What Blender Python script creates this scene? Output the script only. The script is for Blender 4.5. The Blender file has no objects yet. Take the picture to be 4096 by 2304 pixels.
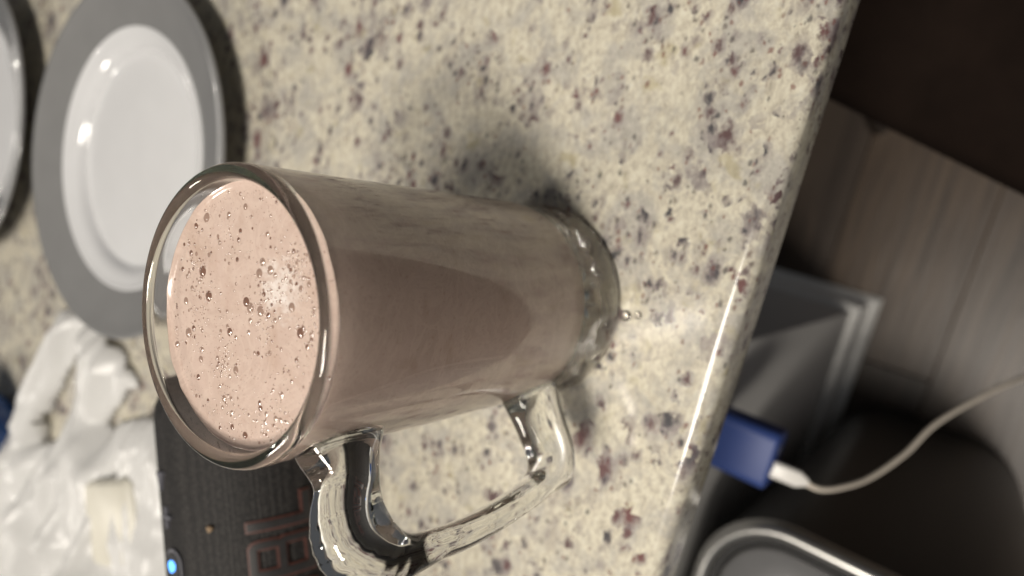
import bpy, bmesh, math, random
from mathutils import Vector, Matrix, noise
random.seed(7)
C = bpy.context.scene.collection
SC = bpy.context.scene
PI = math.pi
R = math.radians

# ------------------------------------------------------------------ camera
# metres; X runs along the counter edge, Y into the counter, Z up, counter top at z = 0
cd = bpy.data.cameras.new("camera"); cam = bpy.data.objects.new("camera", cd); C.objects.link(cam)
ri = Vector((0.24156, -0.79377, -0.55819)); upv = Vector((0.95307, 0.30225, -0.01737)); fw = Vector((-0.1825, 0.5278, -0.82953))
mw = Matrix((ri, upv, -fw)).transposed().to_4x4(); mw.translation = (0.1656, -0.0717, 0.2775)
cam.matrix_world = mw
cd.sensor_width = 36.0; cd.lens = 36.0 * 2845.9 / 4096.0
cd.clip_start = 0.005; cd.clip_end = 60
cd.dof.use_dof = True; cd.dof.focus_distance = 0.212; cd.dof.aperture_fstop = 25.0 / 3.9
SC.camera = cam

# ------------------------------------------------------------------ world and lamps
W = bpy.data.worlds.new("World"); SC.world = W; W.use_nodes = True
bg = W.node_tree.nodes["Background"]; bg.inputs[0].default_value = (0.93, 0.95, 1.0, 1); bg.inputs[1].default_value = 0.075

def lamp(name, loc, power, size, col=(1.0, 0.93, 0.83)):
    d = bpy.data.lights.new(name, 'AREA'); d.shape = 'DISK'; d.size = size; d.energy = power; d.color = col
    o = bpy.data.objects.new(name, d); o.location = loc; C.objects.link(o); return o
lamp("ceiling_lamp", (-0.19, -0.24, 1.8), 17, 0.38)
lamp("ceiling_lamp", (-0.46, -0.64, 1.8), 24, 0.38)
lamp("ceiling_lamp", (-1.30, 1.50, 1.8), 20, 0.36)

SC.view_settings.view_transform = 'Standard'; SC.view_settings.look = 'None'
SC.view_settings.exposure = 0.0; SC.view_settings.gamma = 1.0
cy = SC.cycles
cy.max_bounces = 16; cy.transmission_bounces = 14; cy.glossy_bounces = 8; cy.diffuse_bounces = 4; cy.transparent_max_bounces = 12
cy.sample_clamp_indirect = 0.0; cy.sample_clamp_direct = 0.0
cy.caustics_reflective = True; cy.caustics_refractive = True; cy.blur_glossy = 0.3
cy.use_denoising = True
try:
    cy.denoiser = 'OPENIMAGEDENOISE'; cy.denoising_input_passes = 'RGB_ALBEDO_NORMAL'
except Exception: pass

# ------------------------------------------------------------------ helpers
def link(name, me, m=None, parent=None, smooth=True):
    o = bpy.data.objects.new(name, me); C.objects.link(o)
    if m: me.materials.append(m)
    if parent: o.parent = parent
    if smooth:
        me.polygons.foreach_set('use_smooth', [True] * len(me.polygons))
    return o
def bmobj(name, bm, m=None, parent=None, smooth=True, angle=None):
    me = bpy.data.meshes.new(name); bmesh.ops.recalc_face_normals(bm, faces=bm.faces[:]); bm.to_mesh(me); bm.free()
    o = link(name, me, m, parent, smooth)
    if smooth and angle:
        try: me.set_sharp_from_angle(angle=R(angle))
        except Exception: pass
    return o
def tag(o, label=None, cat=None, group=None, kind=None):
    if label: o['label'] = label
    if cat: o['category'] = cat
    if group: o['group'] = group
    if kind: o['kind'] = kind
    return o
def thing(name, label, cat, loc=(0, 0, 0), rz=0, group=None):
    o = bpy.data.objects.new(name, None); C.objects.link(o); o.location = loc; o.rotation_euler = (0, 0, rz)
    return tag(o, label, cat, group)
def lathe_bm(prof, n=96, mod=None):
    """closed profile list of (r, z); r == 0 points become poles"""
    bm = bmesh.new(); rings = []
    for (r, z) in prof:
        if r < 1e-7: rings.append([bm.verts.new((0, 0, z))])
        else:
            ring = []
            for k in range(n):
                a = 2 * PI * k / n; rr, zz = (r, z) if mod is None else mod(r, z, a)
                ring.append(bm.verts.new((rr * math.cos(a), rr * math.sin(a), zz)))
            rings.append(ring)
    for A, B in zip(rings[:-1], rings[1:]):
        for k in range(n):
            k2 = (k + 1) % n
            if len(A) == 1 and len(B) == 1: continue
            if len(A) == 1: bm.faces.new((A[0], B[k], B[k2]))
            elif len(B) == 1: bm.faces.new((A[k], B[0], A[k2]))
            else: bm.faces.new((A[k], B[k], B[k2], A[k2]))
    return bm
def catmull(P, n):
    out = []
    for i in range(len(P) - 1):
        p0 = P[max(i - 1, 0)]; p1 = P[i]; p2 = P[i + 1]; p3 = P[min(i + 2, len(P) - 1)]
        for k in range(n):
            t = k / n
            out.append(tuple(0.5 * ((2 * b) + (-a + c) * t + (2 * a - 5 * b + 4 * c - d) * t * t + (-a + 3 * b - 3 * c + d) * t ** 3) for a, b, c, d in zip(p0, p1, p2, p3)))
    out.append(tuple(P[-1])); return out
def tube_bm(pts, rad, n=14, bm=None, caps=True):
    bm = bm or bmesh.new(); pts = [Vector(p) for p in pts]; N = len(pts); rings = []
    prev = None
    for i, p in enumerate(pts):
        t = (pts[min(i + 1, N - 1)] - pts[max(i - 1, 0)]).normalized()
        if prev is None: u = t.orthogonal().normalized()
        else: u = (prev - t * prev.dot(t)).normalized()
        prev = u; v = t.cross(u); r = rad[i] if isinstance(rad, (list, tuple)) else rad
        rings.append([bm.verts.new(p + (u * math.cos(2 * PI * k / n) + v * math.sin(2 * PI * k / n)) * r) for k in range(n)])
    for A, B in zip(rings[:-1], rings[1:]):
        for k in range(n): bm.faces.new((A[k], A[(k + 1) % n], B[(k + 1) % n], B[k]))
    if caps: bm.faces.new(rings[0][::-1]); bm.faces.new(rings[-1])
    return bm
def box_bm(x0, x1, y0, y1, z0, z1, bev=0.0, seg=2):
    bm = bmesh.new(); bmesh.ops.create_cube(bm, size=1.0)
    bmesh.ops.scale(bm, vec=(x1 - x0, y1 - y0, z1 - z0), verts=bm.verts)
    bmesh.ops.translate(bm, vec=((x0 + x1) / 2, (y0 + y1) / 2, (z0 + z1) / 2), verts=bm.verts)
    if bev: bmesh.ops.bevel(bm, geom=bm.edges[:], offset=bev, segments=seg, affect='EDGES', profile=0.5)
    return bm
def rrect(x0, x1, y0, y1, rads, n=10):
    """rounded rectangle outline, rads = corner radii for (x1,y1),(x0,y1),(x0,y0),(x1,y0)"""
    out = []
    for (cx, cy_, r, a0) in ((x1 - rads[0], y1 - rads[0], rads[0], 0), (x0 + rads[1], y1 - rads[1], rads[1], 90), (x0 + rads[2], y0 + rads[2], rads[2], 180), (x1 - rads[3], y0 + rads[3], rads[3], 270)):
        for k in range(n + 1):
            a = R(a0 + 90 * k / n); out.append((cx + r * math.cos(a), cy_ + r * math.sin(a)))
    return out
def loft_bm(loops, cap0=True, cap1=True):
    bm = bmesh.new(); rs = [[bm.verts.new(p) for p in L] for L in loops]; n = len(rs[0])
    for A, B in zip(rs[:-1], rs[1:]):
        for k in range(n): bm.faces.new((A[k], A[(k + 1) % n], B[(k + 1) % n], B[k]))
    if cap0: bm.faces.new(rs[0][::-1])
    if cap1: bm.faces.new(rs[-1])
    return bm
def inside(p, poly):
    c = False; j = len(poly) - 1
    for i in range(len(poly)):
        if (poly[i][1] > p[1]) != (poly[j][1] > p[1]) and p[0] < (poly[j][0] - poly[i][0]) * (p[1] - poly[i][1]) / (poly[j][1] - poly[i][1]) + poly[i][0]: c = not c
        j = i
    return c
def pdist(p, poly):
    best = 9
    for i in range(len(poly)):
        ax, ay = poly[i - 1]; bx, by = poly[i]; dx, dy = bx - ax, by - ay
        t = max(0, min(1, ((p[0] - ax) * dx + (p[1] - ay) * dy) / (dx * dx + dy * dy + 1e-12)))
        best = min(best, math.hypot(p[0] - ax - t * dx, p[1] - ay - t * dy))
    return best

# ------------------------------------------------------------------ material helpers
class NT:
    def __init__(s, name):
        s.m = bpy.data.materials.new(name); s.m.use_nodes = True; s.t = s.m.node_tree; s.n = s.t.nodes; s.l = s.t.links
        s.p = s.n['Principled BSDF']; s.out = s.n['Material Output']
    def new(s, typ, **kw):
        x = s.n.new(typ)
        for k, v in kw.items(): setattr(x, k, v)
        return x
    def link(s, a, b): s.l.new(a, b)
    def coord(s, scale=(1, 1, 1), rot=(0, 0, 0)):
        tc = s.new('ShaderNodeTexCoord'); mp = s.new('ShaderNodeMapping'); mp.inputs['Scale'].default_value = scale; mp.inputs['Rotation'].default_value = rot
        s.link(tc.outputs['Object'], mp.inputs['Vector']); return mp.outputs['Vector']
    def noise(s, vec, scale, detail=4, rough=0.55, dist=0.0):
        x = s.new('ShaderNodeTexNoise'); x.inputs['Scale'].default_value = scale; x.inputs['Detail'].default_value = detail
        x.inputs['Roughness'].default_value = rough; x.inputs['Distortion'].default_value = dist
        s.link(vec, x.inputs['Vector']); return x.outputs['Fac']
    def ramp(s, fac, stops):
        x = s.new('ShaderNodeValToRGB'); e = x.color_ramp.elements
        while len(e) < len(stops): e.new(0.5)
        for el, (p, c) in zip(e, stops): el.position = p; el.color = (c[0], c[1], c[2], 1) if not isinstance(c, (int, float)) else (c, c, c, 1)
        s.link(fac, x.inputs['Fac']); return x.outputs['Color']
    def mix(s, fac, a, b, blend='MIX'):
        x = s.new('ShaderNodeMix', data_type='RGBA', blend_type=blend)
        for sock, v in ((x.inputs[0], fac), (x.inputs[6], a), (x.inputs[7], b)):
            if hasattr(v, 'is_output'): s.link(v, sock)
            elif isinstance(v, (int, float)): sock.default_value = v
            else: sock.default_value = (v[0], v[1], v[2], 1)
        return x.outputs[2]
    def math(s, op, a, b=0.0, clamp=False):
        x = s.new('ShaderNodeMath', operation=op); x.use_clamp = clamp
        for sock, v in ((x.inputs[0], a), (x.inputs[1], b)):
            if hasattr(v, 'is_output'): s.link(v, sock)
            else: sock.default_value = v
        return x.outputs[0]
    def bump(s, h, strength=0.3, dist=0.001):
        b = s.new('ShaderNodeBump'); b.inputs['Strength'].default_value = strength; b.inputs['Distance'].default_value = dist
        s.link(h, b.inputs['Height']); s.link(b.outputs['Normal'], s.p.inputs['Normal'])
    def set(s, **kw):
        names = dict(col='Base Color', rough='Roughness', metal='Metallic', ior='IOR', trans='Transmission Weight', coat='Coat Weight', crough='Coat Roughness', spec='Specular IOR Level', sss='Subsurface Weight', ec='Emission Color', es='Emission Strength')
        for k, v in kw.items():
            i = s.p.inputs[names[k]]
            if hasattr(v, 'is_output'): s.link(v, i)
            elif isinstance(v, (tuple, list)): i.default_value = (v[0], v[1], v[2], 1)
            else: i.default_value = v
        return s.m
def plain(name, col, rough=0.5, metal=0.0, var=0.12, scale=40, bump=0.0, **kw):
    t = NT(name); v = t.coord(); n = t.noise(v, scale, 5)
    c = t.ramp(n, [(0.3, tuple(x * (1 - var) for x in col)), (0.7, tuple(min(1, x * (1 + var)) for x in col))])
    t.set(col=c, rough=rough, metal=metal, **kw)
    if bump: t.bump(t.noise(v, scale * 6, 3), bump, 0.0006)
    return t.m

# ------------------------------------------------------------------ materials
def bubble_mat(name, col):
    m = plain(name, col, 0.06, var=0.2, scale=300, coat=1.0, crough=0.02); m.node_tree.nodes['Principled BSDF'].inputs['Coat IOR'].default_value = 3.2; return m
def mat_granite():
    t = NT('granite'); v = t.coord(); va = t.coord((1.0, 1.45, 1.0), (0, 0, R(-28)))
    base = t.ramp(t.noise(va, 230, 6, 0.7, 0.3), [(0.30, (0.38, 0.345, 0.28)), (0.44, (0.56, 0.515, 0.42)), (0.56, (0.68, 0.64, 0.52)), (0.75, (0.75, 0.73, 0.63))])
    grey = t.ramp(t.noise(va, 260, 5, 0.7, 0.3), [(0.32, (0.30, 0.285, 0.265)), (0.68, (0.55, 0.525, 0.48))])
    gm = t.ramp(t.noise(v, 46, 6, 0.68, 0.4), [(0.46, 0.0), (0.60, 0.75)])
    c = t.mix(gm, base, grey)
    olive = t.ramp(t.noise(v, 70, 4, 0.6, 0.3), [(0.60, 0.0), (0.70, 0.5)])
    c = t.mix(olive, c, (0.40, 0.345, 0.19))
    drift = t.ramp(t.noise(v, 24, 4, 0.6, 0.4), [(0.42, 0.0), (0.62, 1.0)])
    def crystals(c, scale, jag, off, lo, hi, amount, rmax, pal, alpha, halo=0.0):
        nz = t.new('ShaderNodeTexNoise'); nz.inputs['Scale'].default_value = scale * 2.4; nz.inputs['Detail'].default_value = 4; nz.inputs['Roughness'].default_value = 0.65; t.link(va, nz.inputs['Vector'])
        sub = t.new('ShaderNodeVectorMath', operation='SUBTRACT'); t.link(nz.outputs['Color'], sub.inputs[0]); sub.inputs[1].default_value = (0.5 + off, 0.5 - off, 0.5)
        scl = t.new('ShaderNodeVectorMath', operation='SCALE'); t.link(sub.outputs[0], scl.inputs[0]); scl.inputs['Scale'].default_value = jag / scale
        ad = t.new('ShaderNodeVectorMath', operation='ADD'); t.link(va, ad.inputs[0]); t.link(scl.outputs[0], ad.inputs[1])
        vo = t.new('ShaderNodeTexVoronoi'); vo.inputs['Scale'].default_value = scale; t.link(ad.outputs[0], vo.inputs['Vector'])
        sp = t.new('ShaderNodeSeparateColor'); t.link(vo.outputs['Color'], sp.inputs[0])
        keep = t.math('GREATER_THAN', t.math('ADD', sp.outputs[0], t.math('MULTIPLY', drift, hi - lo)), amount)
        rad = t.math('MULTIPLY', t.math('ADD', t.math('POWER', sp.outputs[1], 2.0), 0.35), rmax)
        q = t.math('DIVIDE', vo.outputs['Distance'], rad)
        if halo:
            h = t.math('MULTIPLY', t.ramp(q, [(0.55, 1.0), (1.0, 0.0)]) if False else t.math('SUBTRACT', 1.0, t.math('MULTIPLY', q, 0.46), True), keep)
            c = t.mix(t.math('MULTIPLY', h, halo), c, (0.25, 0.215, 0.22))
        core = t.math('MULTIPLY', t.ramp(t.math('MULTIPLY', q, 0.5), [(0.22, 1.0), (0.52, 0.0)]), keep)
        return t.mix(t.math('MULTIPLY', core, alpha), c, t.ramp(sp.outputs[2], pal))
    dark = [(0.0, (0.040, 0.047, 0.055)), (0.30, (0.060, 0.052, 0.064)), (0.50, (0.085, 0.052, 0.062)), (0.82, (0.098, 0.050, 0.052)), (0.95, (0.16, 0.060, 0.060))]
    c = crystals(c, 74, 1.0, 0.0, 0.0, 0.72, 0.90, 0.42, dark, 0.82, 1.0)
    c = crystals(c, 150, 1.0, 0.07, 0.0, 0.70, 0.87, 0.44, dark, 0.80, 0.95)
    c = crystals(c, 310, 0.9, 0.13, 0.0, 0.60, 0.93, 0.50, [(0.0, (0.05, 0.055, 0.06)), (0.6, (0.12, 0.07, 0.06)), (0.9, (0.19, 0.075, 0.065))], 0.7)
    t.set(col=c, rough=0.16, spec=0.45)
    t.bump(t.noise(v, 300, 3), 0.04, 0.0004)
    return t.m
def mat_glass(name='clear_glass', ripple=0.0, dens=6.0):
    t = NT(name); g = t.new('ShaderNodeBsdfGlass'); g.inputs['Color'].default_value = (1, 1, 1, 1); g.inputs['Roughness'].default_value = 0.0; g.inputs['IOR'].default_value = 1.5
    t.link(g.outputs[0], t.out.inputs['Surface'])
    va = t.new('ShaderNodeVolumeAbsorption'); va.inputs['Color'].default_value = (0.55, 0.72, 0.63, 1); va.inputs['Density'].default_value = dens
    t.link(va.outputs[0], t.out.inputs['Volume'])
    if ripple:
        b = t.new('ShaderNodeBump'); b.inputs['Strength'].default_value = ripple; b.inputs['Distance'].default_value = 0.0012
        t.link(t.noise(t.coord(), 75, 2, 0.4, 0.3), b.inputs['Height']); t.link(b.outputs['Normal'], g.inputs['Normal'])
    return t.m
def mat_milk():
    t = NT('chocolate_milk'); v = t.coord()
    c = t.ramp(t.noise(v, 90, 6, 0.6), [(0.3, (0.58, 0.445, 0.378)), (0.7, (0.65, 0.505, 0.437))])
    fine = t.ramp(t.noise(v, 900, 3, 0.6), [(0.56, 0.0), (0.72, 0.35)])
    c = t.mix(fine, c, (0.42, 0.25, 0.18))
    sw = t.ramp(t.noise(v, 48, 5, 0.6, 2.5), [(0.42, 0.0), (0.50, 0.55), (0.54, 0.0)])
    c = t.mix(sw, c, (0.70, 0.56, 0.48))
    sw2 = t.ramp(t.noise(v, 34, 3, 0.5, 1.8), [(0.56, 0.0), (0.72, 0.6)])
    c = t.mix(sw2, c, (0.50, 0.355, 0.28))
    # pale foam swirl on the right side of the surface
    geo = t.new('ShaderNodeTexCoord'); sep = t.new('ShaderNodeSeparateXYZ'); t.link(geo.outputs['Object'], sep.inputs[0])
    dx = t.math('SUBTRACT', sep.outputs[0], FOAM[0]); dy = t.math('SUBTRACT', sep.outputs[1], FOAM[1])
    d = t.math('SQRT', t.math('ADD', t.math('POWER', dx, 2), t.math('POWER', dy, 2)))
    dn = t.math('ADD', d, t.math('MULTIPLY', t.math('SUBTRACT', t.noise(v, 170, 5, 0.7, 1.2), 0.5), 0.024))
    fm = t.ramp(t.math('MULTIPLY', dn, 100.0), [(0.25, 0.92), (0.95, 0.0)])
    fm = t.math('MULTIPLY', fm, t.ramp(t.noise(v, 420, 4, 0.7, 0.5), [(0.35, 0.25), (0.55, 1.0)]))
    up = t.math('GREATER_THAN', sep.outputs[2], 0.1535)
    c = t.mix(t.math('MULTIPLY', fm, up), c, (0.84, 0.765, 0.72))
    t.set(col=c, rough=0.13, spec=0.5)
    t.bump(t.noise(v, 210, 4), 0.14, 0.0008)
    return t.m
FOAM = (0.0125, -0.0135)
M = {}
M['granite'] = mat_granite(); M['glass'] = mat_glass(); M['handle_glass'] = mat_glass('rippled_glass', 0.3, 3.0); M['milk'] = mat_milk()
M['bubble'] = bubble_mat('bubble_skin', (0.46, 0.31, 0.24))
M['bubble_dark'] = bubble_mat('dark_bubble_skin', (0.26, 0.135, 0.09))
M['white_plate'] = plain('white_glaze', (0.745, 0.75, 0.765), 0.10, var=0.02, coat=0.4)
M['grey_rim'] = plain('grey_glaze', (0.25, 0.25, 0.25), 0.12, var=0.04, coat=0.8, crough=0.03)
M['paint'] = plain('grey_wall_paint', (0.78, 0.77, 0.75), 0.6, var=0.03, bump=0.08)
M['trim'] = plain('white_trim_paint', (0.93, 0.92, 0.89), 0.35, var=0.03)
M['blue'] = plain('blue_plastic', (0.034, 0.066, 0.235), 0.5, var=0.05)
M['blue_gloss'] = plain('glossy_blue', (0.045, 0.12, 0.36), 0.12, var=0.06)
M['port'] = plain('port_black', (0.02, 0.02, 0.025), 0.4)
M['white_plastic'] = plain('white_plastic', (0.82, 0.80, 0.76), 0.35, var=0.02)
M['cord'] = plain('cream_cord', (0.70, 0.63, 0.54), 0.5, var=0.06, scale=200)
M['can_body'] = plain('black_can_metal', (0.012, 0.0115, 0.0115), 0.34, spec=0.3, metal=0.0, var=0.1)
M['can_lid'] = plain('grey_can_lid', (0.19, 0.19, 0.195), 0.4, metal=0.2, var=0.06)
M['can_gap'] = plain('gasket_rubber', (0.008, 0.008, 0.009), 0.6)
M['chrome'] = plain('brushed_steel', (0.74, 0.73, 0.70), 0.34, metal=1.0, var=0.05)
M['shade_stool_frame'] = plain('shade_brown_frame', (0.030, 0.018, 0.011), 0.5, var=0.3, scale=18)
M['shade_stool_seat'] = plain('shade_brown_seat', (0.013, 0.008, 0.006), 0.9, spec=0.1, var=0.2, scale=30, bump=0.2)  # near-black brown: the corner's shade put into the added seat's colour
M['rubber'] = plain('black_rubber', (0.018, 0.018, 0.019), 0.55, var=0.1)
M['letter'] = plain('letter_black', (0.030, 0.028, 0.028), 0.4, var=0.15, scale=300)
M['letter_edge'] = plain('letter_red', (0.115, 0.045, 0.035), 0.45, var=0.2, scale=200)
M['symbol'] = plain('symbol_rubber', (0.13, 0.13, 0.15), 0.40, var=0.1)
M['crumb'] = plain('crumb', (0.34, 0.24, 0.15), 0.8, var=0.3, scale=900)
M['cheese'] = plain('cream_block', (0.66, 0.635, 0.55), 0.4, var=0.06)
def mat_mesh():
    t = NT('speaker_fabric'); v = t.coord()
    w = t.new('ShaderNodeTexVoronoi'); w.inputs['Scale'].default_value = 620; w.inputs['Randomness'].default_value = 0.35; t.link(v, w.inputs['Vector'])
    c = t.ramp(w.outputs['Distance'], [(0.12, (0.060, 0.055, 0.052)), (0.5, (0.013, 0.012, 0.012))])
    t.set(col=c, rough=0.7, spec=0.35); t.bump(w.outputs['Distance'], 0.5, 0.0006); return t.m
M['fabric'] = mat_mesh()
def mat_emit(name, col, s):
    t = NT(name); t.set(col=(0.02, 0.05, 0.15), ec=col, es=s, rough=0.3); return t.m
M['led'] = mat_emit('blue_led', (0.10, 0.36, 1.0), 3.5)
def mat_bag():
    t = NT('white_film'); v = t.coord(); t.set(col=(0.92, 0.92, 0.915), rough=0.28, spec=0.5)
    tr = t.new('ShaderNodeBsdfTranslucent'); tr.inputs['Color'].default_value = (0.86, 0.85, 0.82, 1)
    mx = t.new('ShaderNodeMixShader'); mx.inputs[0].default_value = 0.33
    t.link(t.p.outputs[0], mx.inputs[1]); t.link(tr.outputs[0], mx.inputs[2]); t.link(mx.outputs[0], t.out.inputs['Surface'])
    rn = t.new('ShaderNodeTexNoise'); rn.noise_type = 'RIDGED_MULTIFRACTAL'; rn.inputs['Scale'].default_value = 32; rn.inputs['Detail'].default_value = 4; rn.inputs['Distortion'].default_value = 0.6; t.link(v, rn.inputs['Vector']); t.bump(rn.outputs['Fac'], 0.45, 0.003); return t.m
M['film'] = mat_bag()
def mat_floor():
    t = NT('dark_plank_wood'); v = t.coord((2.2, 26, 26))
    oi = t.new('ShaderNodeObjectInfo'); off = t.new('ShaderNodeVectorMath', operation='ADD')
    cx = t.new('ShaderNodeCombineXYZ'); t.link(t.math('MULTIPLY', oi.outputs['Random'], 37.0), cx.inputs[0]); t.link(t.math('MULTIPLY', oi.outputs['Random'], 19.0), cx.inputs[1])
    t.link(v, off.inputs[0]); t.link(cx.outputs[0], off.inputs[1]); vv = off.outputs[0]
    n = t.noise(vv, 1.6, 7, 0.6, 0.9)
    c = t.ramp(n, [(0.28, (0.050, 0.040, 0.033)), (0.46, (0.082, 0.065, 0.054)), (0.62, (0.112, 0.088, 0.069)), (0.78, (0.138, 0.110, 0.087))])
    tint = t.ramp(oi.outputs['Random'], [(0.0, (0.80, 0.78, 0.78)), (0.5, (1.0, 0.97, 0.95)), (1.0, (1.15, 1.04, 0.92))])
    t.set(col=t.mix(1.0, c, tint, 'MULTIPLY'), rough=0.36, spec=0.35); t.bump(t.noise(vv, 5, 5), 0.25, 0.002); return t.m
M['floor'] = mat_floor()
M['subfloor'] = plain('subfloor', (0.03, 0.026, 0.024), 0.8)

# ------------------------------------------------------------------ floor
FZ = -0.88
tag(bmobj('floor', box_bm(-3, 3, -3, 3, FZ - 0.06, FZ - 0.0085), M['subfloor'], smooth=False), kind='structure')
fl = bpy.data.objects['floor']
pm = None
PW, PLN = 0.177, 1.22
for r_ in range(-9, 3):
    y0 = -0.051 + PW * r_
    for q in range(-2, 2):
        x0 = q * PLN + ((r_ * 0.437) % 1.0) * PLN
        if pm is None:
            o = bmobj('plank', box_bm(0, PLN - 0.0012, 0.0003, PW - 0.0003, -0.009, 0.0, 0.0010, 1), M['floor'], fl, smooth=False); pm = o.data
        else:
            o = bpy.data.objects.new('plank', pm); C.objects.link(o); o.parent = fl
        o.location = (x0, y0, FZ)

# ------------------------------------------------------------------ kitchen island
isl = thing('kitchen_island', 'kitchen island with speckled cream granite top and pale grey painted base', 'kitchen island', (0, 0, 0))
def slab_bm(x0, x1, y0, y1, z0, z1, r):
    loops = []
    def ring(ins, z): return [(x, y, z) for x, y in rrect(x0 + ins, x1 - ins, y0 + ins, y1 - ins, [0.02 - min(ins, .015)] * 4, 6)]
    for k in range(6): a = PI / 2 * k / 5; loops.append(ring(r * 0.5 * (1 - math.sin(a)), z0 + r * 0.5 * (1 - math.cos(a))))
    for k in range(9): a = PI / 2 * k / 8; loops.append(ring(r * (1 - math.cos(a)), z1 - r * (1 - math.sin(a))))
    return loft_bm(loops)
ct = bmobj('countertop', slab_bm(-1.3, 0.62, 0.0, 1.25, -0.030, 0.0, 0.007), M['granite'], isl, angle=40)
bmobj('base_panel', box_bm(-1.25, 0.0675, 0.065, 1.1, FZ, -0.0302, 0.001, 1), M['paint'], isl, smooth=False)
def skirting(name, d, h, topr):
    prof = [(0, 0), (d, 0), (d, h - topr), (d * 0.75, h - topr * 0.3), (d * 0.35, h), (0, h)]
    bm = bmesh.new(); rows = []
    for (q, z) in prof:
        rows.append([bm.verts.new((-1.25, 0.065 - q - 0.0003, FZ + z)), bm.verts.new((0.0678 + q, 0.065 - q - 0.0003, FZ + z)), bm.verts.new((0.0678 + q, 1.1, FZ + z))])
    for A, B in zip(rows, rows[1:] + rows[:1]):
        for k in range(2): bm.faces.new((A[k], A[k + 1], B[k + 1], B[k]))
    return bm
bmobj('baseboard', skirting('b', 0.012, 0.085, 0.012), M['trim'], isl, smooth=False)
bmobj('shoe_moulding', skirting('s', 0.024, 0.022, 0.014), M['trim'], isl, smooth=False)
op = bmobj('outlet_plate', box_bm(-0.024, 0.048, 0.0592, 0.0652, -0.285, -0.165, 0.002, 2), M['white_plastic'], isl, smooth=True, angle=40)

# ------------------------------------------------------------------ wall charger and cable
wc = thing('wall_charger', 'royal blue wall charger plugged in under the counter edge', 'charger', (0.012, 0.059, -0.214))
bmobj('charger_body', loft_bm([[(x, y, z) for x, z in rrect(-0.0200 + i, 0.0200 - i, -0.014 + i, 0.014 - i, [0.0065 - i * 0.6] * 4, 6)] for y, i in ((-0.0003, 0.001), (-0.0015, 0.0), (-0.0525, 0.0), (-0.0538, 0.0006), (-0.0545, 0.0018))]), M['blue'], wc, angle=40)
for px_ in (-0.007, 0.007):
    bmobj('charging_port', loft_bm([[(x + px_, y, z) for x, z in rrect(-0.0048, 0.0048, -0.0018, 0.0018, [0.0016] * 4, 4)] for y in (-0.0530, -0.0549)]), M['port'], wc, angle=40)
cb = thing('charging_cable', 'cream charging cable with white plug hanging from blue charger', 'cable', (0, 0, 0))
P0 = Vector((0.012 - 0.007 + 0.002, 0.0038, -0.2085))
pl_dir = Vector((-0.10, -0.90, -0.42)).normalized()
cpts = [P0 + pl_dir * 0.02, (0.0019, -0.0240, -0.2240), (0.0025, -0.0340, -0.2420), (0.0080, -0.0475, -0.2740), (0.0250, -0.0620, -0.3120), (0.0477, -0.0739, -0.349), (0.0743, -0.1001, -0.4077), (0.0884, -0.1206, -0.46), (0.112, -0.165, -0.60), (0.125, -0.24, -0.74), (0.14, -0.36, -0.85), (0.2, -0.5, -0.876), (0.4, -0.62, -0.877)]
bmobj('cord', tube_bm(catmull([tuple(p) for p in cpts], 8), 0.0020, 12), M['cord'], cb)
u_ = Vector((1, 0, 0)); w_ = pl_dir.cross(u_).normalized(); u_ = w_.cross(pl_dir).normalized()
def plug_loop(s, hw, hh):
    return [P0 + pl_dir * s + u_ * x + w_ * z for x, z in rrect(-hw, hw, -hh, hh, [hh * 0.8] * 4, 5)]
bmobj('plug', loft_bm([plug_loop(-0.001, .0052, .0028), plug_loop(0.0, .0058, .0034), plug_loop(0.017, .0058, .0034), plug_loop(0.0195, .0046, .003), plug_loop(0.0235, .0026, .0024)]), M['white_plastic'], cb, angle=50)

# ------------------------------------------------------------------ trash can
tc = thing('trash_can', 'black step trash can with shiny steel rim and grey lid', 'trash can', (-0.235, -0.09, FZ))
TX, TY, TZ = -0.235, -0.09, 0.63
def can_loop(ins, z):
    return [(x - TX, y - TY, z) for x, y in rrect(-0.43 + ins, -0.044 - ins, -0.215 + ins, 0.042 - ins, [0.058 - ins * .8, 0.058 - ins * .8, 0.10 - ins * .8, 0.10 - ins * .8], 10)]
bmobj('can_body', loft_bm([can_loop(0.012, 0.004), can_loop(0.010, 0.03), can_loop(0.003, TZ - 0.05), can_loop(0.003, TZ - 0.016)]), M['can_body'], tc, angle=40)
rim_prof = [(0.000 + 0.006 - 0.006 * math.cos(2 * PI * k / 14), TZ - 0.010 + 0.010 * math.sin(2 * PI * k / 14)) for k in range(14)]
bmr = bmesh.new(); rr_ = [[bmr.verts.new(p) for p in can_loop(i, z)] for i, z in rim_prof]
for A, B in zip(rr_, rr_[1:] + rr_[:1]):
    n_ = len(A)
    for k in range(n_): bmr.faces.new((A[k], A[(k + 1) % n_], B[(k + 1) % n_], B[k]))
bmobj('rim', bmr, M['chrome'], tc)
bmobj('gasket', loft_bm([can_loop(0.011, TZ - 0.02), can_loop(0.011, TZ - 0.012), can_loop(0.022, TZ - 0.013)]), M['can_gap'], tc, angle=40)
bmobj('lid', loft_bm([can_loop(0.019, TZ - 0.016), can_loop(0.019, TZ - 0.008), can_loop(0.022, TZ - 0.004), can_loop(0.05, TZ - 0.001), can_loop(0.09, TZ)]), M['can_lid'], tc, angle=50)
bmobj('pedal', box_bm(-0.05, 0.05, -0.165, -0.118, 0.012, 0.024, 0.004, 2), M['chrome'], tc, angle=40)

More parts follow.
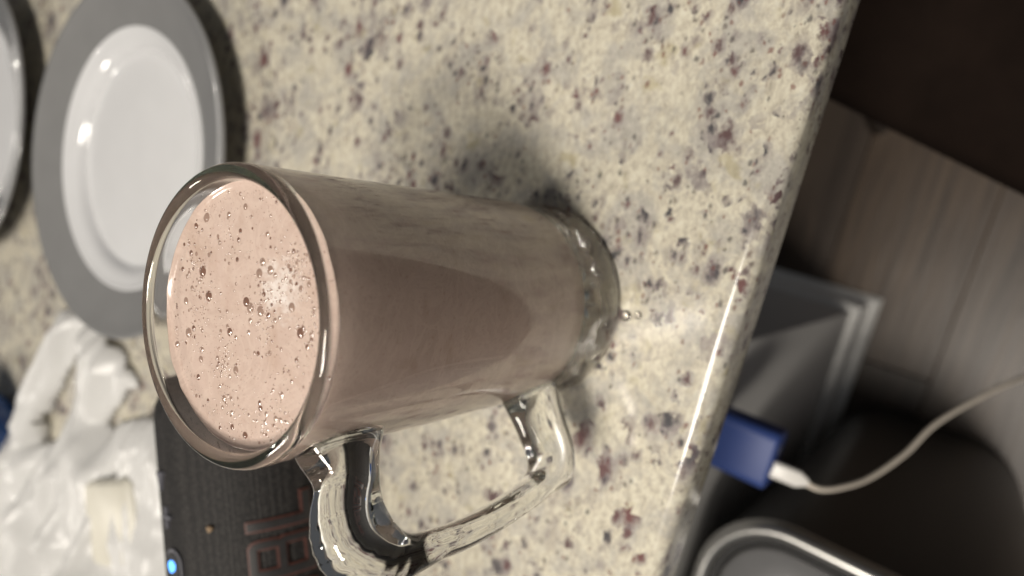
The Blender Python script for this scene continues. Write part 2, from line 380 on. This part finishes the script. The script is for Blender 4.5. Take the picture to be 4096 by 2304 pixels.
# ------------------------------------------------------------------ stool added as a dark stand-in for the corner's soft shadow
st = thing('shade_stool', 'added dark square stool standing in for soft shadow at the island end', 'stool', (0.432, -0.065, FZ), R(-16.7))
def seat_loop(h, z): return [(x, y, z) for x, y in rrect(-h, h, -h, h, [0.05] * 4, 8)]
bmobj('shade_seat', loft_bm([seat_loop(h, z) for h, z in ((0.170, 0.5725), (0.192, 0.578), (0.202, 0.590), (0.203, 0.600), (0.195, 0.614), (0.175, 0.626), (0.145, 0.634), (0.10, 0.640), (0.05, 0.643))]), M['shade_stool_seat'], st, angle=60)
bmobj('seat_frame', box_bm(-0.140, 0.140, -0.140, 0.140, 0.535, 0.5715, 0.004, 2), M['shade_stool_frame'], st, angle=40)
for a_ in (-1, 1):
    for b_ in (-1, 1):
        bmobj('leg', tube_bm([(0.150 * a_, 0.150 * b_, 0.0), (0.135 * a_, 0.135 * b_, 0.3), (0.120 * a_, 0.120 * b_, 0.534)], [0.015, 0.018, 0.020], 12), M['shade_stool_frame'], st, angle=60)
for k in range(4):
    a, b = PI / 4 + k * PI / 2, PI / 4 + (k + 1) * PI / 2
    bmobj('stretcher', tube_bm([(0.198 * math.cos(a), 0.198 * math.sin(a), 0.2), (0.198 * math.cos(b), 0.198 * math.sin(b), 0.2)], 0.009, 10), M['shade_stool_frame'], st, angle=60)

# ------------------------------------------------------------------ plates
def make_plate(name, label, loc, rz):
    p = thing(name, label, 'plate', loc, rz, 'white plates on the counter')
    well = [(0, 0.0042), (0.06, 0.0040), (0.0725, 0.0040), (0.0740, 0.0041), (0.0752, 0.0048), (0.0761, 0.0064), (0.0778, 0.0088), (0.0815, 0.0112), (0.0865, 0.0126), (0.0888, 0.0134), (0.0899, 0.0143), (0.0908, 0.0147), (0.0915, 0.0144), (0.0918, 0.0138),
            (0.0914, 0.0118), (0.0860, 0.0086), (0.0800, 0.0050), (0.0770, 0.0022), (0.0690, 0.0012), (0.0680, 0.0001), (0.0640, 0.0001), (0.0625, 0.0018), (0, 0.0020)]
    bmobj('well', lathe_bm(well, 120), M['white_plate'], p)
    rim = [(0.0916, 0.01365), (0.0930, 0.0140), (0.1000, 0.0158), (0.1120, 0.0185), (0.1205, 0.0208), (0.1228, 0.0221), (0.1245, 0.0222), (0.1254, 0.0210), (0.1245, 0.0198), (0.1225, 0.0192), (0.1120, 0.0165), (0.1000, 0.0137), (0.0930, 0.0121), (0.0916, 0.0117), (0.0916, 0.01365)]
    bmobj('rim', lathe_bm(rim, 120), M['grey_rim'], p)
    return p
make_plate('dinner_plate', 'white plate with wide grey rim behind the mug', (0.0951, 0.4323, 0.0003), 0.0)
make_plate('dinner_plate', 'white grey-rimmed plate farther back, cut off by the frame edge', (0.078, 0.703, 0.0003), 0.6)

# ------------------------------------------------------------------ portable speaker
al = R(25); SR = 0.046
sp = thing('portable_speaker', 'black cylindrical speaker with fabric cover lying behind the mug', 'speaker', (0, 0.21, SR + 0.0006), al)
# local x = long axis (right end at about +0.026), ang measured from the top towards the front
def cyl(x, ang, rr): a = R(ang); return (x, -rr * math.sin(a), rr * math.cos(a))
ends = [(-0.205, 0.022), (-0.2035, 0.034), (-0.199, 0.0415), (-0.193, 0.0447), (-0.186, SR), (-0.09, SR + 0.0004), (0.0075, SR), (0.0145, 0.0450), (0.0205, 0.0420), (0.0250, 0.0350), (0.0268, 0.022)]
bmobj('fabric_cover', loft_bm([[cyl(x, -360 * k / 96, r) for k in range(96)] for x, r in ends]), M['fabric'], sp)
for sx, e in ((1, 0.0262), (-1, -0.2044)):
    bmobj('end_cap', loft_bm([[cyl(e + sx * dx, -360 * k / 64, r) for k in range(64)] for dx, r in ((-0.004, 0.030), (0.0, 0.030), (0.0018, 0.0285), (0.0020, 0.02), (0.0012, 0.012))]), M['rubber'], sp, angle=50)
bmobj('foot', box_bm(-0.17, 0.0, -0.012, 0.012, -0.0464, -0.0430, 0.001, 2), M['rubber'], sp, angle=40)
def patch(cells, r0, r1, ins=0.0):
    """raised plate on the cylinder: cells = (x0, x1, a0, a1) rectangles, solid between radii r0 and r1"""
    bm = bmesh.new(); deg = math.degrees(ins / SR)
    for (x0, x1, a0, a1) in cells:
        x0 += ins; x1 -= ins; a0 += deg; a1 -= deg; n = max(3, int(abs(a1 - a0) / 3) + 1); rows = []
        for k in range(n + 1):
            a = a0 + (a1 - a0) * k / n; rows.append([bm.verts.new(cyl(x, a, r)) for x, r in ((x0, r0), (x0, r1), (x1, r1), (x1, r0))])
        for A, B in zip(rows[:-1], rows[1:]):
            for k in range(4): bm.faces.new((A[k], A[(k + 1) % 4], B[(k + 1) % 4], B[k]))
        bm.faces.new(rows[0]); bm.faces.new(rows[-1][::-1])
    return bm
def grid_plate(mask, x0, a0, px, r0, r1):
    """raised plate from a boolean grid: mask[i][j], i along the axis, j down the front"""
    bm = bmesh.new(); vt = {}; da = math.degrees(px / SR)
    def V(i, j, r):
        k = (i, j, r)
        if k not in vt: vt[k] = bm.verts.new(cyl(x0 + i * px, a0 + j * da, r))
        return vt[k]
    ni, nj = len(mask), len(mask[0])
    on = lambda i, j: 0 <= i < ni and 0 <= j < nj and mask[i][j]
    for i in range(ni):
        for j in range(nj):
            if not on(i, j): continue
            bm.faces.new((V(i, j, r1), V(i + 1, j, r1), V(i + 1, j + 1, r1), V(i, j + 1, r1)))
            for di, dj, p, q in ((-1, 0, (i, j), (i, j + 1)), (1, 0, (i + 1, j), (i + 1, j + 1)), (0, -1, (i, j), (i + 1, j)), (0, 1, (i, j + 1), (i + 1, j + 1))):
                if not on(i + di, j + dj): bm.faces.new((V(*p, r0), V(*q, r0), V(*q, r1), V(*p, r1)))
    return bm
def letter(ch, x0, w, a0, h):
    px = 0.0004; ni, nj = int(w / px), int(h / px); th = 0.0053
    def rr(x, y, X0, X1, Y0, Y1, r):
        if not (X0 <= x <= X1 and Y0 <= y <= Y1): return False
        cx = min(x, X1 - r) if r else x; cyy = min(max(y, Y0 + r), Y1 - r) if r else y
        return math.hypot(x - cx, y - cyy) <= r if r and x > X1 - r else True
    def f(x, y):
        if ch == 'L': return (x < th) or (y > h - th)
        if ch == 'J': return (x > w - th and y < h - 0.002) or (y > h - th and x < w - 0.001) or (x < th * 0.9 and y > h - 0.0115)
        m = h * 0.49
        return (rr(x, y, 0, w - 0.0008, 0, m + th * 0.5, 0.004) and not (th < x < w - 0.0008 - th * 0.85 and th * 0.9 < y < m - th * 0.42)) or (rr(x, y, 0, w, m - th * 0.4, h, 0.004) and not (th < x < w - th * 0.9 and m + th * 0.5 < y < h - th * 0.9))
    mk_ = [[f((i + .5) * px, (j + .5) * px) for j in range(nj)] for i in range(ni)]
    def er(m):
        g = lambda i, j: 0 <= i < ni and 0 <= j < nj and m[i][j]
        return [[all(g(i + a, j + b) for a in (-1, 0, 1) for b in (-1, 0, 1)) for j in range(nj)] for i in range(ni)]
    e = bmobj('letter', grid_plate(mk_, x0, a0, px, SR - 0.0015, SR + 0.0013), M['letter_edge'], sp, smooth=False)
    bmobj('letter_face', grid_plate(er(er(mk_)), x0, a0, px, SR + 0.0012, SR + 0.0019), M['letter'], e, smooth=False)
letter('L', -0.0470, 0.0155, 45.0, 0.0300)
letter('B', -0.0690, 0.0190, 45.0, 0.0300)
letter('J', -0.0880, 0.0158, 45.0, 0.0300)
def flat_patch(pts, r0, r1, name, m):
    lo = [cyl(x, a, r0) for x, a in pts]; hi = [cyl(x, a, r1) for x, a in pts]
    return bmobj(name, loft_bm([lo, hi]), m, sp, smooth=False)
flat_patch([(-0.0165, -19), (-0.0165, -8), (-0.0255, -13.5)], SR - 0.001, SR + 0.0016, 'play_symbol', M['symbol'])
bmobj('plus_symbol', patch([(-0.0425, -0.0387, -9.4, -6.9), (-0.0383, -0.0367, -13.5, -3.0), (-0.0363, -0.0325, -9.4, -6.9)], SR - 0.001, SR + 0.0016), M['symbol'], sp, smooth=False)
pill = []
for k in range(17): a = -PI / 2 + PI * k / 16; pill.append((-0.0585 + 0.0068 * math.cos(a), -4.5 + math.degrees(0.0068 / SR) * math.sin(a)))
for k in range(17): a = PI / 2 + PI * k / 16; pill.append((-0.125 + 0.0068 * math.cos(a), -4.5 + math.degrees(0.0068 / SR) * math.sin(a)))
flat_patch(pill, SR - 0.001, SR + 0.0014, 'button_strip', M['symbol'])
flat_patch([(-0.0588 + (x + 0.0585) * 0.80, -4.5 + (a + 4.5) * 0.80) if x > -0.09 else (-0.125 + (x + 0.125) * 0.80, -4.5 + (a + 4.5) * 0.80) for x, a in pill], SR, SR + 0.0018, 'button_face', M['rubber'])
led = [(-0.0595 + 0.0027 * math.cos(2 * PI * k / 16) * (1 + 0.1 * math.sin(5 * k)), -4.8 + 3.4 * math.sin(2 * PI * k / 16)) for k in range(16)]
flat_patch(led, SR, SR + 0.0021, 'indicator_light', M['led'])
cr = bmesh.new(); bmesh.ops.create_icosphere(cr, subdivisions=2, radius=0.0016)
for vv in cr.verts: vv.co *= 1 + 0.3 * noise.noise(vv.co * 900)
ang_c = R(26); lx = -0.0423
wx = lx * math.cos(al) + (SR + 0.0012) * math.sin(ang_c) * math.sin(al); wy = 0.21 + lx * math.sin(al) - (SR + 0.0012) * math.sin(ang_c) * math.cos(al)
co = bmobj('crumb', cr, M['crumb']); co.location = (wx, wy, SR + 0.0006 + (SR + 0.0012) * math.cos(ang_c))
tag(co, 'tiny tan crumb stuck on top of the black speaker', 'crumb')

# ------------------------------------------------------------------ plastic bag, cream block, blue lid
BAG = [(-0.0397, 0.5098), (-0.0302, 0.4466), (-0.0473, 0.4137), (-0.0605, 0.3893), (-0.0694, 0.4052), (-0.1031, 0.4241), (-0.1113, 0.4127), (-0.0943, 0.4062), (-0.0757, 0.3725), (-0.0685, 0.3592), (-0.066, 0.336), (-0.088, 0.300), (-0.13, 0.268), (-0.19, 0.235), (-0.32, 0.235), (-0.44, 0.36), (-0.44, 0.60), (-0.334, 0.68), (-0.2042, 0.5706), (-0.1491, 0.5498), (-0.1136, 0.5393), (-0.0735, 0.5267)]
GAP = [(-0.0565, 0.4727), (-0.0935, 0.495), (-0.1307, 0.5122), (-0.1611, 0.5155), (-0.1448, 0.4825), (-0.1313, 0.4706), (-0.1002, 0.466), (-0.0667, 0.4629)]
def bag_h(x, y, d):
    u, v = -0.985 * x + 0.17 * (y - 0.45), 0.17 * x + 0.985 * (y - 0.45)       # u runs along the pull of the handles, folds fan out along it
    fan = v / (0.55 + 4.2 * max(u, 0.0))
    q = Vector((u, fan, 0)); q += noise.noise_vector(Vector((u * 16, v * 16, 2.0))) * 0.010
    def crease(a, b, seed): return 1 - abs(noise.noise(Vector((q.x * a, q.y * b, seed)))) * 2.6
    def facet(sc, seed): return 1 - abs(noise.noise(Vector((u * sc, v * sc, seed)))) * 2.4
    near = min(1.0, max(0.0, (u - 0.07) / 0.10))                                     # more random crumple away from the handles
    h = (0.85 - 0.3 * near) * crease(5, 34, 1.7) + (0.30 - 0.12 * near) * crease(11, 70, 4.2) + near * (0.30 * facet(14, 7.7) + 0.10 * facet(30, 3.3)) + 0.02 * facet(70, 9.1)
    env = min(1.0, d / 0.020) ** 0.5
    amp = 0.42 + 0.58 * min(1.0, max(0.0, (u - 0.10) / 0.09))
    return 0.002 + amp * env * (0.014 + 0.034 * max(-0.35, h))
bm = bmesh.new(); st_ = 0.0026; vs = {}
nx, ny = int(0.45 / st_), int(0.48 / st_)
def bagv(i, j):
    if (i, j) in vs: return vs[(i, j)]
    x = -0.45 + i * st_; y = 0.225 + j * st_; d = pdist((x, y), BAG) if inside((x, y), BAG) else 0.0
    if inside((x, y), GAP): d = 0
    else: d = min(d, pdist((x, y), GAP))
    z = bag_h(x, y, d)
    vs[(i, j)] = bm.verts.new((x, y, z)); return vs[(i, j)]
for i in range(nx):
    for j in range(ny):
        c = (-0.45 + (i + .5) * st_, 0.225 + (j + .5) * st_)
        jit = noise.noise(Vector((c[0] * 60, c[1] * 60, 3))) * 0.004; cc = (c[0] + jit, c[1] - jit)
        if not inside(cc, BAG) or inside(cc, GAP): continue
        bm.faces.new((bagv(i, j), bagv(i + 1, j), bagv(i + 1, j + 1), bagv(i, j + 1)))
bag = bmobj('plastic_bag', bm, M['film']); so = bag.modifiers.new('thickness', 'SOLIDIFY'); so.thickness = 0.0003
tag(bag, 'crumpled white plastic bag lying between plate and speaker', 'plastic bag')
cheese = bmobj('cream_block', loft_bm([[(x, y, z) for x, y in rrect(-0.040 + i, 0.040 - i, -0.030 + i, 0.030 - i, [0.006] * 4, 4)] for z, i in ((0.001, 0.002), (0.003, 0), (0.0225, 0), (0.0255, 0.003))]), M['cheese'], angle=40)
cheese.location = (-0.155, 0.373, 0); cheese.rotation_euler = (0, 0, R(118)); tag(cheese, 'pale cream block poking up between folds of the white plastic bag', 'food block')
lid = bmobj('blue_bowl', lathe_bm([(0, 0.003), (0.024, 0.003), (0.026, 0.0005), (0.029, 0.0005), (0.031, 0.004), (0.043, 0.018), (0.050, 0.036), (0.052, 0.050), (0.0535, 0.0512), (0.0550, 0.050), (0.053, 0.036), (0.0455, 0.016), (0.033, 0.0015), (0.0, 0.0014)][::-1], 64), M['blue_gloss'])
lid.location = (-0.188, 0.592, 0.0003); tag(lid, 'dark blue bowl partly hidden behind the plastic bag', 'bowl')

# ------------------------------------------------------------------ glass mug
MX, MY = 0.1039, 0.0905
mug = thing('glass_mug', 'tall clear glass mug with a D-shaped handle', 'mug', (MX, MY, 0.0003))
H = 0.161; RO = 0.0420; RI = 0.0375
prof = [(0, 0.0058), (0.010, 0.0056), (0.020, 0.0050), (0.030, 0.0036), (0.0345, 0.0020), (0.0368, 0.0005), (0.0382, 0.0000), (0.0400, 0.0002), (0.0418, 0.0012), (0.0429, 0.0028), (0.0431, 0.0046), (0.0428, 0.0075), (0.0423, 0.012), (0.0421, 0.018), (0.0422, 0.026), (0.0423, 0.04), (0.0422, 0.06), (0.0421, 0.09), (0.0420, 0.12), (0.0420, 0.14), (0.0420, H - 0.006)]
rc = (RO + RI) / 2; rt = (RO - RI) / 2
prof += [(rc + rt * math.cos(PI * k / 16), H - rt + rt * math.sin(PI * k / 16)) for k in range(17)]
inner = [(RI, H - 0.007), (RI, 0.14), (RI, 0.12), (RI, 0.09), (RI, 0.06), (0.0374, 0.045), (0.0370, 0.038)]
inner += [(0.0370 - 0.015 * (1 - math.cos(PI / 2 * k / 10)), 0.037 - 0.016 * math.sin(PI / 2 * k / 10)) for k in range(11)]
inner += [(0.016, 0.0208), (0.010, 0.0206), (0.005, 0.0205), (0, 0.0205)]
def star(r, z, a):
    # twisted star cut in the underside and shallow flutes round the foot
    if z < 0.0057 and r < 0.0362 and r > 0.004:
        k = math.sin(PI * (r - 0.004) / 0.034); return r, z + 0.0055 * k * abs(math.sin(7 * (a + r * 26)))
    if 0.006 < z < 0.0165 and r > 0.041: return r - 0.0036 * math.sin(PI * (z - 0.006) / 0.0105) * (1 - abs(math.sin(8 * a + z * 260))), z
    return r, z
gb = bmobj('glass_body', lathe_bm(prof + inner, 224, star), M['glass'], mug)
# handle: stations (distance from axis, height, half thickness in plane, half width across)
HA = R(180 + 23 + 20.8)
stn = [(0.0393, 0.1365, 0.0145, 0.0150, 0.0095), (0.0450, 0.1375, 0.0120, 0.0120, 0.0090), (0.0520, 0.1385, 0.0085, 0.0095, 0.0084), (0.0590, 0.1395, 0.0118, 0.0075, 0.0090), (0.0650, 0.1393, 0.0142, 0.0066, 0.0099),
       (0.0705, 0.1372, 0.0140, 0.0060, 0.0102), (0.0748, 0.1325, 0.0100, 0.0055, 0.0097), (0.0770, 0.1260, 0.0066, 0.0050, 0.0091), (0.0782, 0.1160, 0.0050, 0.0048, 0.0086), (0.0790, 0.1040, 0.0048, 0.0048, 0.0084), (0.0788, 0.0860, 0.0047, 0.0048, 0.0082),
       (0.0772, 0.0650, 0.0048, 0.0050, 0.0080), (0.0748, 0.0500, 0.0054, 0.0057, 0.0080), (0.0712, 0.0420, 0.0098, 0.0075, 0.0081), (0.0650, 0.0380, 0.0118, 0.0092, 0.0082), (0.0560, 0.0362, 0.0115, 0.0110, 0.0084), (0.0470, 0.0356, 0.0128, 0.0122, 0.0088), (0.0397, 0.0350, 0.0150, 0.0148, 0.0094)]
sm = catmull(stn, 7); e_ = Vector((math.cos(HA), math.sin(HA), 0)); bn = Vector((-math.sin(HA), math.cos(HA), 0)); loops = []
for i, (s, z, ao, ai, b) in enumerate(sm):
    s0, z0 = sm[max(i - 1, 0)][:2]; s1, z1 = sm[min(i + 1, len(sm) - 1)][:2]; tl = math.hypot(s1 - s0, z1 - z0); ts, tz = (s1 - s0) / tl, (z1 - z0) / tl
    if i == 0 or i == len(sm) - 1: ts, tz = (1 if i == 0 else -1), 0
    if 0.060 < s < 0.0765 and z > 0.130: ao += 0.00018 * math.sin(i * 2.1)
    nrm = e_ * (-tz) + Vector((0, 0, 1)) * ts; c0 = e_ * s + Vector((0, 0, z)); L = []
    for k in range(36):
        t = 2 * PI * k / 36; ct_, s_ = math.cos(t), math.sin(t); ex = 2 / 2.5
        a = ao if ct_ > 0 else ai
        L.append(c0 + nrm * (a * math.copysign(abs(ct_) ** ex, ct_)) + bn * (b * math.copysign(abs(s_) ** ex, s_)))
    loops.append(L)
hb = loft_bm(loops)
hd = bmobj('handle', hb, M['handle_glass'], mug, angle=75)

# ------------------------------------------------------------------ water drops in front of the mug
M['water'] = mat_glass('water', 0.0, 0.0)
for nm, lab, x, y, r_ in (('water_drop', 'larger clear water drop on the granite in front of the mug base', 0.1110, 0.0457, 0.0024), ('water_drop', 'smaller clear water drop on the granite, nearer the counter edge', 0.1130, 0.0405, 0.0017)):
    dr = bmobj(nm, lathe_bm([(0, 0.0)] + [(r_ * math.cos(R(a)), 0.42 * r_ * math.sin(R(a))) for a in (0, 12, 25, 40, 55, 70, 82)] + [(0, 0.42 * r_)], 28), M['water'])
    dr.location = (x, y, 0.0002); tag(dr, lab, 'water drop', 'water drops by the mug')

# ------------------------------------------------------------------ chocolate milk with bubbles
LZ = 0.1540
mk = thing('chocolate_milk', 'frothy pale chocolate milk filling the glass mug', 'drink', (MX, MY, 0.0003))
OV = 0.00015
lp = [(0, 0.0205 - OV), (0.005, 0.0205 - OV), (0.010, 0.0206 - OV), (0.016, 0.0208 - OV)] + [(0.0370 + OV - 0.015 * (1 - math.cos(PI / 2 * k / 10)), 0.037 - OV - 0.016 * math.sin(PI / 2 * k / 10)) for k in range(10, -1, -1)]
lp += [(0.0370 + OV, 0.038), (0.0374 + OV, 0.045), (RI + OV, 0.06), (RI + OV, 0.09), (RI + OV, 0.12), (RI + OV, LZ - 0.004), (RI + OV, LZ + 0.0008), (RI - 0.0003, LZ + 0.0007), (RI - 0.0008, LZ + 0.0003), (RI - 0.0016, LZ), (0.034, LZ - 0.0001), (0.026, LZ - 0.0001), (0.014, LZ - 0.0001), (0.006, LZ - 0.0001), (0, LZ - 0.0001)]
def edge(r, z, a):
    if z > LZ + 0.0005: return r, z + 0.0011 * max(0, noise.noise(Vector((math.cos(a) * 2.2, math.sin(a) * 2.2, 4)))  + 0.35 * noise.noise(Vector((math.cos(a) * 7, math.sin(a) * 7, 9))))
    return r, z
liq = bmobj('milk', lathe_bm(lp, 160, edge), M['milk'], mk, angle=70)
bub = lathe_bm([(0, 0.80)] + [(0.86 * math.sin(R(a)), 0.80 * math.cos(R(a))) for a in (15, 30, 45, 60, 74)] + [(0.90, 0.13), (1.02, 0.06), (1.22, 0.015), (1.45, -0.02)], 16)
bme = bpy.data.meshes.new('bubble'); bub.to_mesh(bme); bub.free(); bme.materials.append(M['bubble']); bme.polygons.foreach_set('use_smooth', [True] * len(bme.polygons))
bmd = bme.copy(); bmd.materials.clear(); bmd.materials.append(M['bubble_dark'])
placed = []; tries = 0
clus = [(random.uniform(-.03, .03), random.uniform(-.03, .03)) for _ in range(26)] + [(0.019, -0.018)] * 4
while len(placed) < 292 and tries < 12000:
    tries += 1
    if random.random() < 0.62:
        cx, cyy = random.choice(clus); x = random.gauss(cx, 0.0035); y = random.gauss(cyy, 0.0035)
    else:
        a = random.uniform(0, 2 * PI); r = 0.036 * math.sqrt(random.random()); x, y = r * math.cos(a), r * math.sin(a)
    if len(placed) > 235: a = random.uniform(0, 2 * PI); r = 0.0364 - abs(random.gauss(0, 0.0012)); x, y = r * math.cos(a), r * math.sin(a)
    u = random.random(); br = 0.00030 + 0.00050 * u ** 2.5 + (0.0005 * random.random() if u > 0.94 else 0)
    if math.hypot(x, y) > 0.0368 - br: continue
    if any((x - X) ** 2 + (y - Y) ** 2 < (br + B) ** 2 * 0.8 for X, Y, B in placed): continue
    placed.append((x, y, br))
    o = bpy.data.objects.new('bubble', bmd if random.random() < 0.35 else bme); C.objects.link(o); o.parent = mk
    o.location = (x, y, LZ - 0.0001); o.scale = (br, br, br * random.uniform(0.26, 0.52))
fb = bmesh.new()
for k in range(2100):
    a = random.uniform(0, 2 * PI); r = 0.0366 * math.sqrt(random.random()); br = random.uniform(0.00009, 0.00021); sd = 1
    if random.random() < 0.3: r = 0.0366 - abs(random.gauss(0, 0.0018))
    x, y = r * math.cos(a), r * math.sin(a)
    if k % 4 == 0:
        cx, cyy = random.choice(clus); x = random.gauss(cx, 0.0028); y = random.gauss(cyy, 0.0028); br = random.uniform(0.00018, 0.00036); sd = 2
    if math.hypot(x, y) > 0.0369 - br: continue
    bmesh.ops.create_icosphere(fb, subdivisions=sd, radius=br, matrix=Matrix.Translation((x, y, LZ - 0.0001)) @ Matrix.Diagonal((1, 1, 0.6, 1)))
tag(bmobj('froth', fb, M['bubble'], mk), kind='stuff')
